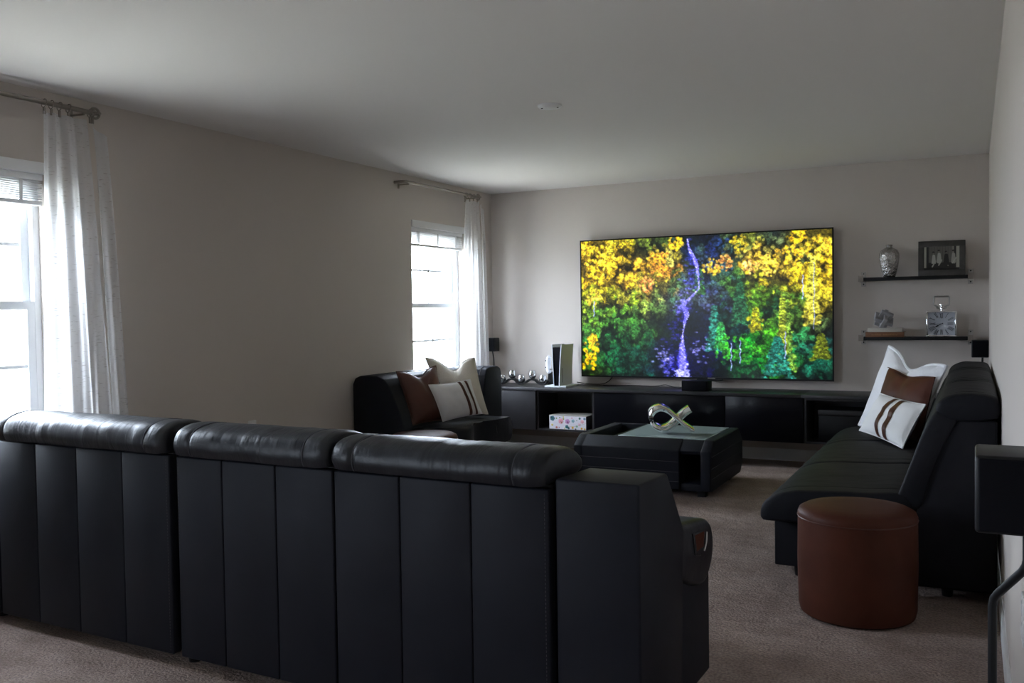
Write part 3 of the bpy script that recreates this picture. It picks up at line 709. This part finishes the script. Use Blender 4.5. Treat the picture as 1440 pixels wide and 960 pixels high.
# ------------------------------------------------------------ television
tv = thing('television', 'large wall mounted television showing a waterfall in autumn forest', 'television', (-2.109,7.72,1.305), 0)
TW, TH = 1.106, .624
box('rear_housing', (-TW+.01,.004,-TH+.01), (TW-.01,.035,TH-.01), M['black'], tv, r=.004)
box('wall_mount', (-.3,.035,-.25), (.3,.079,.2), M['black'], tv)
bm = bmesh.new(); bz = .011
add_box(bm, (-TW,-.012,TH-bz), (TW,.006,TH)); add_box(bm, (-TW,-.012,-TH), (TW,.006,-TH+bz*1.3))
add_box(bm, (-TW,-.012,-TH+bz*1.3), (-TW+bz,.006,TH-bz)); add_box(bm, (TW-bz,-.012,-TH+bz*1.3), (TW,.006,TH-bz))
finish('bezel', bm, M['black'], tv)
box('badge', (.07,-.0135,-TH+.003), (.135,-.011,-TH+.012), M['nickel'], tv, r=.001, seg=1)
box('sensor_bar', (-.02,-.03,-TH-.014), (.20,.0,-TH), M['black'], tv, r=.002)

def fbm(h, w_, cells, seed, octs=4):
    r = np.random.RandomState(seed); out = np.zeros((h,w_)); amp = 1; tot = 0
    for o in range(octs):
        cy, cx = int(cells*h/w_*2**o)+2, int(cells*2**o)+2
        g = r.rand(cy+1,cx+1); y = np.linspace(0,cy-1e-3,h); x = np.linspace(0,cx-1e-3,w_)
        yi = y.astype(int); xi = x.astype(int); fy = (y-yi)[:,None]; fx = (x-xi)[None,:]
        fy = fy*fy*(3-2*fy); fx = fx*fx*(3-2*fx)
        v = (g[yi][:,xi]*(1-fy)*(1-fx)+g[yi+1][:,xi]*fy*(1-fx)+g[yi][:,xi+1]*(1-fy)*fx+g[yi+1][:,xi+1]*fy*fx)
        out += v*amp; tot += amp; amp *= .6
    return out/tot
H_, W_ = 312, 552
# colour of the forest by area, 12 columns x 8 rows
CM = np.array([
 [(245,205,60),(215,185,55),(110,115,40),(90,110,45),(60,80,45),(30,55,60),(20,35,85),(35,60,60),(120,130,50),(60,80,70),(190,170,45),(215,185,40)],
 [(255,215,60),(250,205,60),(245,185,65),(240,190,60),(190,150,45),(110,130,50),(40,60,130),(40,75,70),(225,170,60),(235,195,70),(80,90,60),(250,205,45)],
 [(250,205,50),(250,210,60),(250,200,60),(150,150,50),(235,150,55),(70,110,50),(60,70,140),(60,110,60),(200,190,50),(225,200,60),(240,205,50),(250,215,60)],
 [(150,160,45),(90,120,35),(150,160,50),(150,140,60),(80,110,50),(50,90,55),(60,70,110),(60,110,45),(110,140,40),(60,105,40),(190,180,50),(230,200,60)],
 [(110,140,45),(90,130,45),(80,120,35),(90,125,60),(70,105,45),(20,50,60),(60,65,140),(20,70,50),(85,130,35),(25,65,45),(90,115,45),(140,140,50)],
 [(90,130,45),(50,110,55),(55,110,45),(60,110,45),(40,80,40),(15,35,60),(25,30,90),(15,60,60),(60,140,60),(110,150,30),(60,110,60),(50,70,50)],
 [(40,90,40),(25,90,55),(20,80,45),(30,90,45),(25,55,50),(30,35,90),(15,20,80),(10,45,40),(30,150,40),(60,140,30),(40,110,70),(20,60,60)],
 [(60,95,35),(20,85,50),(15,70,50),(15,65,50),(10,30,70),(20,15,80),(10,10,60),(5,30,35),(20,110,40),(40,110,40),(30,100,80),(20,80,60)]],float)
def cmap(u,v):
    x = np.clip(u*11.999-.5,0,10.999); y = np.clip(v*7.999-.5,0,6.999); xi, yi = int(x), int(y); fx, fy = x-xi, y-yi
    return (CM[yi,xi]*(1-fx)+CM[yi,xi+1]*fx)*(1-fy)+(CM[yi+1,xi]*(1-fx)+CM[yi+1,xi+1]*fx)*fy
im = np.zeros((H_,W_,3))
for j in range(H_):
    for i in range(0,W_,4): im[j,i:i+4] = cmap(i/W_,j/H_)*.35+np.array((2,6,10))
rng = np.random.RandomState(11)
edge = (fbm(H_,W_,60,1,4)-.5)*1.1
crowns = []
for k in range(560):
    u, v = rng.rand(), rng.rand(); crowns.append((v,u))
crowns.sort()
for v,u in crowns:
    if .30 < u < .53 and v > .55: continue
    if abs(u-(.47-.1*max(0,v-.35))) < .035 and v < .7: continue
    c = cmap(u+rng.randn()*.03, v+rng.randn()*.025); r = .018+.022*rng.rand()*(.6+v)
    k = .75+.45*rng.rand()
    disc(im,u,v+.016,r*1.12,c*.13+np.array((0,3,7)),1,.35,.95,edge)
    disc(im,u,v,r,c*.50*k,1,.4,.95,edge)
    for q in range(7):
        du, dv = rng.randn()*.45*r, rng.randn()*.5*r-.35*r
        disc(im,u+du,v+dv*W_/H_,r*(.28+.25*rng.rand()),c*k*(.80+.50*rng.rand()),1,.55,.8,edge)
# conifers
def conifer(u, v0, v1, wd, col):
    for k in range(46):
        t = k/45; y = v0+(v1-v0)*t; hw = wd*(.12+.88*t)*(.75+.5*rng.rand())
        for q in range(6):
            x = u+(rng.rand()*2-1)*hw; disc(im,x,y+abs(x-u)*.5,.005+.004*rng.rand(),np.array(col)*(.45+.9*rng.rand()),1.6,.6,.8)
for (u,v0,v1,wd,c) in ((.56,.50,.80,.030,(45,120,105)),(.66,.33,.62,.035,(40,90,60)),(.585,.62,.78,.022,(60,150,80)),(.83,.42,.93,.045,(110,140,60)),(.82,.46,.84,.014,(150,165,60)),(.93,.18,.62,.03,(200,190,75)),(.80,.72,.97,.06,(40,110,100)),(.50,.24,.4,.02,(60,110,60)),(.38,.08,.2,.012,(190,180,90)),(.72,.52,.66,.014,(140,150,40)),(.96,.70,.85,.03,(100,110,30)),(.13,.0,.1,.012,(200,180,60))):
    conifer(u,v0,v1,wd,c)
for (u,v,r,c) in ((.63,.78,.05,(70,170,40)),(.60,.84,.04,(60,150,50)),(.68,.82,.04,(60,140,40)),(.72,.62,.035,(170,165,35)),(.055,.42,.035,(235,205,80)),(.04,.80,.035,(235,190,30)),(.03,.90,.035,(230,180,25)),(.045,.73,.02,(225,185,40)),(.35,.17,.038,(245,165,60)),(.41,.04,.03,(245,200,50)),(.28,.33,.03,(235,160,90)),(.55,.22,.035,(250,205,70)),(.60,.20,.03,(235,165,90)),(.655,.07,.035,(200,180,50)),(.70,.24,.03,(245,190,110)),(.78,.22,.045,(250,215,90)),(.86,.16,.04,(250,200,60)),(.95,.13,.05,(250,210,70)),(.88,.03,.03,(235,190,40))):
    for q in range(26): 
        a = rng.rand()*6.28; rr = r*math.sqrt(rng.rand()); disc(im,u+rr*math.cos(a),v+rr*math.sin(a)*W_/H_,.006+.006*rng.rand(),np.array(c)*(.7+.45*rng.rand()),1,.6,.9,edge)
# trunks
for (u,v0,v1) in ((.625,.76,.95),(.66,.74,.90),(.83,.68,.86),(.895,.30,.46),(.935,.22,.66),(.055,.45,.56)):
    for k in range(60): disc(im,u+.002*math.sin(k*.3),v0+(v1-v0)*k/59,.0028,(150,160,215),1,.6,.7)
# cliff, water and mist round the fall
def blue(u,v,r,c,al,asp=1): disc(im,u,v,r,c,asp,.9,al,edge*.8)
for (u,v,r,c,al,asp) in ((.46,.12,.045,(25,45,125),.7,1),(.47,.30,.05,(60,70,140),.75,1),(.44,.50,.045,(55,55,150),.8,1),(.40,.62,.05,(12,20,50),.8,1.4),(.36,.80,.06,(14,20,60),.9,1.6),(.45,.88,.07,(8,10,70),.95,1.3),(.40,.92,.05,(20,20,110),.8,1.6),(.48,.75,.04,(8,14,55),.9,1.2),(.52,.9,.05,(5,10,40),.9,1.4),(.43,.40,.03,(40,50,110),.7,1),(.30,.95,.03,(15,30,60),.6,2)): blue(u,v,r,c,al,asp)
for k in range(260):      # lit rocks and spray in blue and violet
    pu, pv = [(.44,.50),(.46,.33),(.35,.85),(.41,.70),(.38,.93),(.47,.20),(.50,.80),(.42,.58)][k%8]
    disc(im, pu+rng.randn()*.022, pv+rng.randn()*.045, .003+.006*rng.rand(), [(110,105,225),(70,70,190),(165,160,235),(50,45,150)][k%4], 1.8, .7, .5, edge)
fall = [(.455,.02),(.46,.08),(.470,.12),(.485,.17),(.492,.22),(.498,.30),(.500,.37),(.480,.41),(.455,.45),(.435,.49),(.445,.53),(.450,.56),(.440,.62),(.432,.70),(.430,.78),(.432,.87),(.430,.97)]
for (a,b_) in zip(fall,fall[1:]):
    for k in range(40):
        t = k/40; u = a[0]+(b_[0]-a[0])*t; v = a[1]+(b_[1]-a[1])*t
        wd = .0025+.003*math.sin(v*9)**2+(.010*max(0,v-.68)/.3 if v > .68 else 0)
        disc(im,u+rng.randn()*wd*.5,v,wd*1.2,(105,100,250),1.2,.8,.5,edge*.5)
        disc(im,u+rng.randn()*wd*.6,v,wd*.55,(225,225,255),1.0,.7,.85)
for k in range(120): disc(im,.43+rng.randn()*.016,.95+rng.rand()*.05,.004+.003*rng.rand(),(150,150,255),1,.7,.7)
for (u,v,r,al) in ((.43,.38,.09,.16),(.40,.50,.07,.14),(.34,.45,.06,.10),(.53,.48,.05,.16),(.47,.42,.05,.2)): disc(im,u,v,r,(150,150,170),1,1.0,al*1.5)
spk = (fbm(H_,W_,150,4,3)-.5)*1.5; spk2 = (rng.rand(H_,W_)-.5)*.35
im = im*(1+spk[...,None]*.9+spk2[...,None]*.6)
im = np.clip(255*(np.clip(im,0,255)/255)**1.22*1.40,0,255)
scr = painted('television_picture', 1.0, .25)
painted_panel('screen', (-TW+bz,-.008,TH-bz), (2*(TW-bz),0,0), (0,0,-(2*TH-bz*2.3)), lin(im), scr, tv)

# ------------------------------------------------------------ satellite speakers
def sat(loc, w_, d, h, rz, label, stand=None):
    t_ = thing('satellite_speaker', label, 'speaker', loc, rz)
    box('cabinet', (-w_/2,-d/2,0), (w_/2,d/2,h), M['black'], t_, r=.008)
    box('grille', (-w_/2+.006,-d/2-.006,.006), (w_/2-.006,-d/2+.002,h-.006), M['grille'], t_, r=.004)
    return t_
sat((-4.093,7.62,.912), .10, .10, .130, 0, 'small black speaker on thin stand beside the far curtain')
s1 = thing('speaker_stand', 'thin black speaker stand in the far left corner', 'stand', (-4.093,7.62,0))
tube('pole', smooth_path([(.005,0,.012),(.005,0,.6),(.012,.0,.80),(.004,0,.88),(-.002,0,.911)],5), .006, M['black'], s1, 8)
lathe('base', [(0,0),(.075,0),(.075,.008),(.01,.016),(0,.016)], (.0,.0,0), M['black'], s1, 24)
sat((.048,7.56,.895), .115, .11, .130, 0, 'small black speaker in right corner below the wall shelves')
s2 = thing('speaker_stand', 'black speaker stand hidden behind the right wall sofa', 'stand', (.02,7.60,0))
tube('pole', smooth_path([(0,0,.012),(0,0,.6),(.012,0,.72),(.04,0,.80),(.045,-.01,.894)],5), .007, M['black'], s2, 8)
lathe('base', [(0,0),(.075,0),(.075,.008),(.01,.016),(0,.016)], (0,0,0), M['black'], s2, 24)
ns = thing('satellite_speaker', 'black box speaker in the right foreground against the wall', 'speaker', (.054,2.045,.838))
box('cabinet', (-.050,-.083,0), (.050,.085,.152), M['black'], ns, r=.007); box('grille', (-.044,-.089,.005), (.044,-.08,.147), M['grille'], ns, r=.004)
s3 = thing('speaker_stand', 'bent black tube speaker stand in the right foreground', 'stand', (.036,2.05,0))
tube('pole', [(0,0,.012),(-.0,0,.60),(0,0,.672),(.003,-.003,.690),(.010,-.010,.703),(.050,-.062,.765),(.056,-.068,.778),(.058,-.070,.790),(.058,-.070,.838)], .0085, M['black'], s3, 12)
lathe('base', [(0,0),(.068,0),(.068,.008),(.012,.016),(0,.016)], (-.02,0,0), M['black'], s3, 32)

# ------------------------------------------------------------ wall shelves and what stands on them
def wshelf(z, label):
    t_ = thing('wall_shelf', label, 'shelf', (-.40,YB,z))
    box('board', (-.375,-.20,-.025), (.375,-.012,0), M['black'], t_, r=.002)
    for s in (-1,1):
        x = s*.385
        br = box('bracket', (x-.018,-.006,-.065), (x+.018,0,.05), M['nickel'], t_, r=.0015, seg=1)
        bm = bmesh.new(); add_box(bm, (x-.018,-.205,-.032), (x+.018,-.004,-.0252)); add_box(bm, (x-.018,-.205,.0002), (x+.018,-.17,.006)); add_box(bm, (x-.018,-.212,-.032), (x+.018,-.205,.016))
        finish('bracket_arm', bm, M['rodmetal'], t_)
        for zz in (-.048,.036):
            lathe('screw', [(0,.003),(.005,.002),(.006,0)], (0,0,0), M['black'], br, 8).matrix_local = Matrix.Translation((x,-.0062,zz)) @ Matrix.Rotation(PI/2,4,'X')
    return t_
wshelf(1.512, 'upper black wall shelf with vase and photo frame')
wshelf(1.045, 'lower black wall shelf with books and square clock')
va_ = tag(lathe('hammered_vase', [(0,0),(.042,0),(.046,.006),(.058,.05),(.070,.11),(.075,.155),(.073,.185),(.060,.212),(.036,.226),(.024,.231),(.022,.240),(.026,.254),(.022,.254),(.018,.238),(0,.22)], (0,0,0), M['hammered'], None, 48, 70), 'hammered silver vase on the upper wall shelf', 'vase'); va_.location = (-.585,7.69,1.512)
pf = thing('photo_frame', 'dark wooden frame with black and white photo of four people', 'picture frame', (-.213,7.66,1.512), 0)
pf.rotation_euler = (math.radians(-5),0,0)
fw, fh, fb_ = .163, .268, .045
bm = bmesh.new(); add_box(bm, (-fw,-.01,0), (fw,.01,fb_), .003, 2); add_box(bm, (-fw,-.01,fh-fb_), (fw,.01,fh), .003, 2)
add_box(bm, (-fw,-.01,fb_), (-fw+fb_-.004,.01,fh-fb_), .003, 2); add_box(bm, (fw-fb_+.004,-.01,fb_), (fw,.01,fh-fb_), .003, 2)
finish('frame', bm, M['frame_wood'], pf); box('easel_back', (-fw+.03,.008,.02), (fw-.03,.014,fh-.03), M['black'], pf)
g = blobs(90,120,(95,93,88))
for i in range(0,120,9): g[:,i:i+2] = (80,78,74)
g[:,0:9] = (165,162,150); g[:,9:17] = (35,34,38); g[:,96:102] = (125,122,115); g[:,102:109] = (28,28,30); g[:,109:120] = (150,148,138)
g[62:,14:102] = (26,26,24); g[82:] = (20,20,20)
def fig(u, hv, shirt, w_=.055):
    disc(g,u,hv-.03,.036,(30,28,28),1,.4); disc(g,u+.005,hv+.02,.026,(120,112,104),.85,.4)
    for k in range(16): disc(g,u+.01,hv+.12+.022*k,w_*(.8+.03*k),shirt,1,.3)
fig(.27,.27,(170,168,162)); fig(.42,.20,(165,163,158),.06); fig(.62,.26,(22,22,22),.07); fig(.82,.22,(150,147,140),.06)
g[66:,20:100] = (24,24,23)
for (a,b_) in (((.33,.62),(.24,.86)),((.50,.58),(.42,.80)),((.90,.50),(.80,.72))):
    for k in range(20): disc(g,a[0]+(b_[0]-a[0])*k/19,a[1]+(b_[1]-a[1])*k/19,.022,(165,162,155),1,.4)
disc(g,.68,.82,.025,(140,138,130),1,.5)
painted_panel('photograph', (-fw+fb_-.006,-.004,fh-fb_+.001), (2*(fw-fb_+.006),0,0), (0,0,-(fh-2*fb_+.002)), lin(g), painted('photo_print',0,.3), pf)
# books
b1 = thing('book', 'tan brown book lying at bottom of the pair on lower shelf', 'book', (-.612,7.685,1.045))
box('page_block', (-.136,-.083,.004), (.136,.088,.035), M['paper'], b1); 
bm = bmesh.new(); add_box(bm, (-.14,-.09,0), (.14,.09,.004)); add_box(bm, (-.14,-.09,.035), (.14,.09,.039)); add_box(bm, (-.14,-.094,0), (.14,-.0885,.039), .002, 2); finish('cover', bm, M['book_brown'], b1)
bm = bmesh.new(); rnd = random.Random(3); x = -.095
while x < .09:
    wv = .004+.005*rnd.random()
    if rnd.random() > .18: add_box(bm, (x,-.0955,.013), (x+wv,-.0938,.026 if rnd.random() > .3 else .022))
    x += wv+.0035
finish('spine_lettering', bm, M['letter'], b1)
b2 = thing('book', 'cream white book lying on top of the brown book', 'book', (-.612,7.69,1.084))
box('page_block', (-.120,-.078,.003), (.120,.078,.028), M['paper'], b2)
bm = bmesh.new(); add_box(bm, (-.124,-.082,0), (.124,.082,.003)); add_box(bm, (-.124,-.082,.028), (.124,.082,.031)); add_box(bm, (-.124,-.085,0), (.124,-.081,.031), .0015, 2); finish('cover', bm, M['paper'], b2)
# knot ornament: three interlocked square loops
kn = thing('knot_ornament', 'grey interlocking knot ornament sitting on the two books', 'ornament', (-.625,7.685,1.115))
base = Matrix.Translation((0,0,.068)) @ Matrix.Rotation(.55,4,'Y') @ Matrix.Rotation(.5,4,'X') @ Matrix.Rotation(.3,4,'Z')
for k,ax in enumerate(('X','Y','Z')):
    bm = bmesh.new(); a, b_ = .052, .030; s = .012
    for sg in (-1,1):
        add_box(bm, (-a,sg*b_-s,-s), (a,sg*b_+s,s), .002, 1); add_box(bm, (sg*a-s,-b_-s,-s), (sg*a+s,b_+s,s), .002, 1)
    R3 = {'X': Matrix.Identity(4), 'Y': Matrix(((0,0,1,0),(1,0,0,0),(0,1,0,0),(0,0,0,1))), 'Z': Matrix(((0,1,0,0),(0,0,1,0),(1,0,0,0),(0,0,0,1)))}[ax]
    bmesh.ops.transform(bm, matrix=base @ R3 @ Matrix.Scale(1.12,4), verts=bm.verts)
    finish('loop', bm, M['gray_knot'], kn)
# clock
ck = thing('table_clock', 'square silver clock with loop handle and roman numerals on lower shelf', 'clock', (-.213,7.64,1.045), 0)
cw, chh = .105, .198
bm = bmesh.new(); add_box(bm, (-cw,-.02,0), (cw,.03,.014), .003, 2); add_box(bm, (-cw,-.02,chh-.012), (cw,.03,chh), .003, 2)
add_box(bm, (-cw,-.02,.014), (-cw+.013,.03,chh-.012), .003, 2); add_box(bm, (cw-.013,-.02,.014), (cw,.03,chh-.012), .003, 2)
finish('case', bm, M['chrome'], ck)
M['dial'] = mat('clock_dial', (.40,.42,.47), .6)
box('dial', (-cw+.013,-.008,.014), (cw-.013,.026,chh-.012), M['dial'], ck)
cx_, cz_ = 0, .100
def bar(bm, a, b_, wd):
    a = Vector(a); b_ = Vector(b_); d = (b_-a).normalized(); n_ = Vector((-d.y,d.x))*wd
    q = [a-n_,b_-n_,b_+n_,a+n_]; A = [bm.verts.new((p.x,-.0098,p.y)) for p in q]; B = [bm.verts.new((p.x,-.0078,p.y)) for p in q]
    bm.faces.new(A); bm.faces.new(B[::-1])
    for i in range(4): bm.faces.new((A[i],A[(i+1)%4],B[(i+1)%4],B[i]))
NUM = ['XII','I','II','III','IIII','V','VI','VII','VIII','IX','X','XI']
for k,s in enumerate(NUM):
    a = PI/2-k*PI/6; d = Vector((math.cos(a),math.sin(a))); n_ = Vector((-d.y,d.x))
    reach = .082/max(abs(d.x),abs(d.y)); r1_, r0_ = reach, reach-.040
    r0_ = max(.042, r1_-.042)
    adv = {'I': .0065, 'V': .011, 'X': .011}; tot = sum(adv[c] for c in s); x = tot/2
    bm = bmesh.new()
    for c in s:
        ww = adv[c]; xm = x-ww/2
        def P(off, r, xm=xm): return cx_+d.x*r+n_.x*(xm+off), cz_+d.y*r+n_.y*(xm+off)
        if c == 'I': bar(bm, P(0,r0_), P(0,r1_), .0013)
        elif c == 'V': bar(bm, P(.004,r1_), P(0,r0_), .0015); bar(bm, P(-.004,r1_), P(0,r0_), .0008)
        else: bar(bm, P(.004,r1_), P(-.004,r0_), .0015); bar(bm, P(-.004,r1_), P(.004,r0_), .0008)
        x -= ww
    finish('numeral', bm, M['black'], ck)
for (ang,L,wd,nm) in ((math.radians(210),.055,.0022,'hour_hand'),(math.radians(184),.078,.0013,'minute_hand')):
    bm = bmesh.new(); e = (cx_+L*math.cos(ang), cz_+L*math.sin(ang)); bar(bm, (cx_-.012*math.cos(ang),cz_-.012*math.sin(ang)), e, wd)
    if nm == 'hour_hand':
        mm = (cx_+L*.62*math.cos(ang), cz_+L*.62*math.sin(ang)); bar(bm, (mm[0]-.009*math.cos(ang),mm[1]-.009*math.sin(ang)), (mm[0]+.009*math.cos(ang),mm[1]+.009*math.sin(ang)), .005)
    for v in bm.verts: v.co.y -= .003
    finish(nm, bm, M['black'], ck)
lathe('stem', [(0,0),(.006,0),(.006,.012),(.011,.016),(.011,.022),(.005,.028),(.004,.040),(.016,.044),(.016,.05),(0,.052)], (0,.005,chh), M['chrome'], ck, 16)
bm = bmesh.new(); hy = .005
add_tube(bm, smooth_path([(0,hy,chh+.018),(-.03,hy,chh+.022),(-.034,hy,chh+.03)],4), .005, 8)
add_tube(bm, smooth_path([(0,hy,chh+.018),(.03,hy,chh+.022),(.034,hy,chh+.03)],4), .005, 8)
add_tube(bm, [(-.02,hy,chh+.030),(-.052,hy,chh+.045),(-.053,hy,chh+.055),(-.053,hy,chh+.105),(-.050,hy,chh+.110),(.050,hy,chh+.110),(.053,hy,chh+.105),(.053,hy,chh+.055),(.052,hy,chh+.045),(.02,hy,chh+.030)], .0062, 8)
finish('handle', bm, M['nickel'], ck)
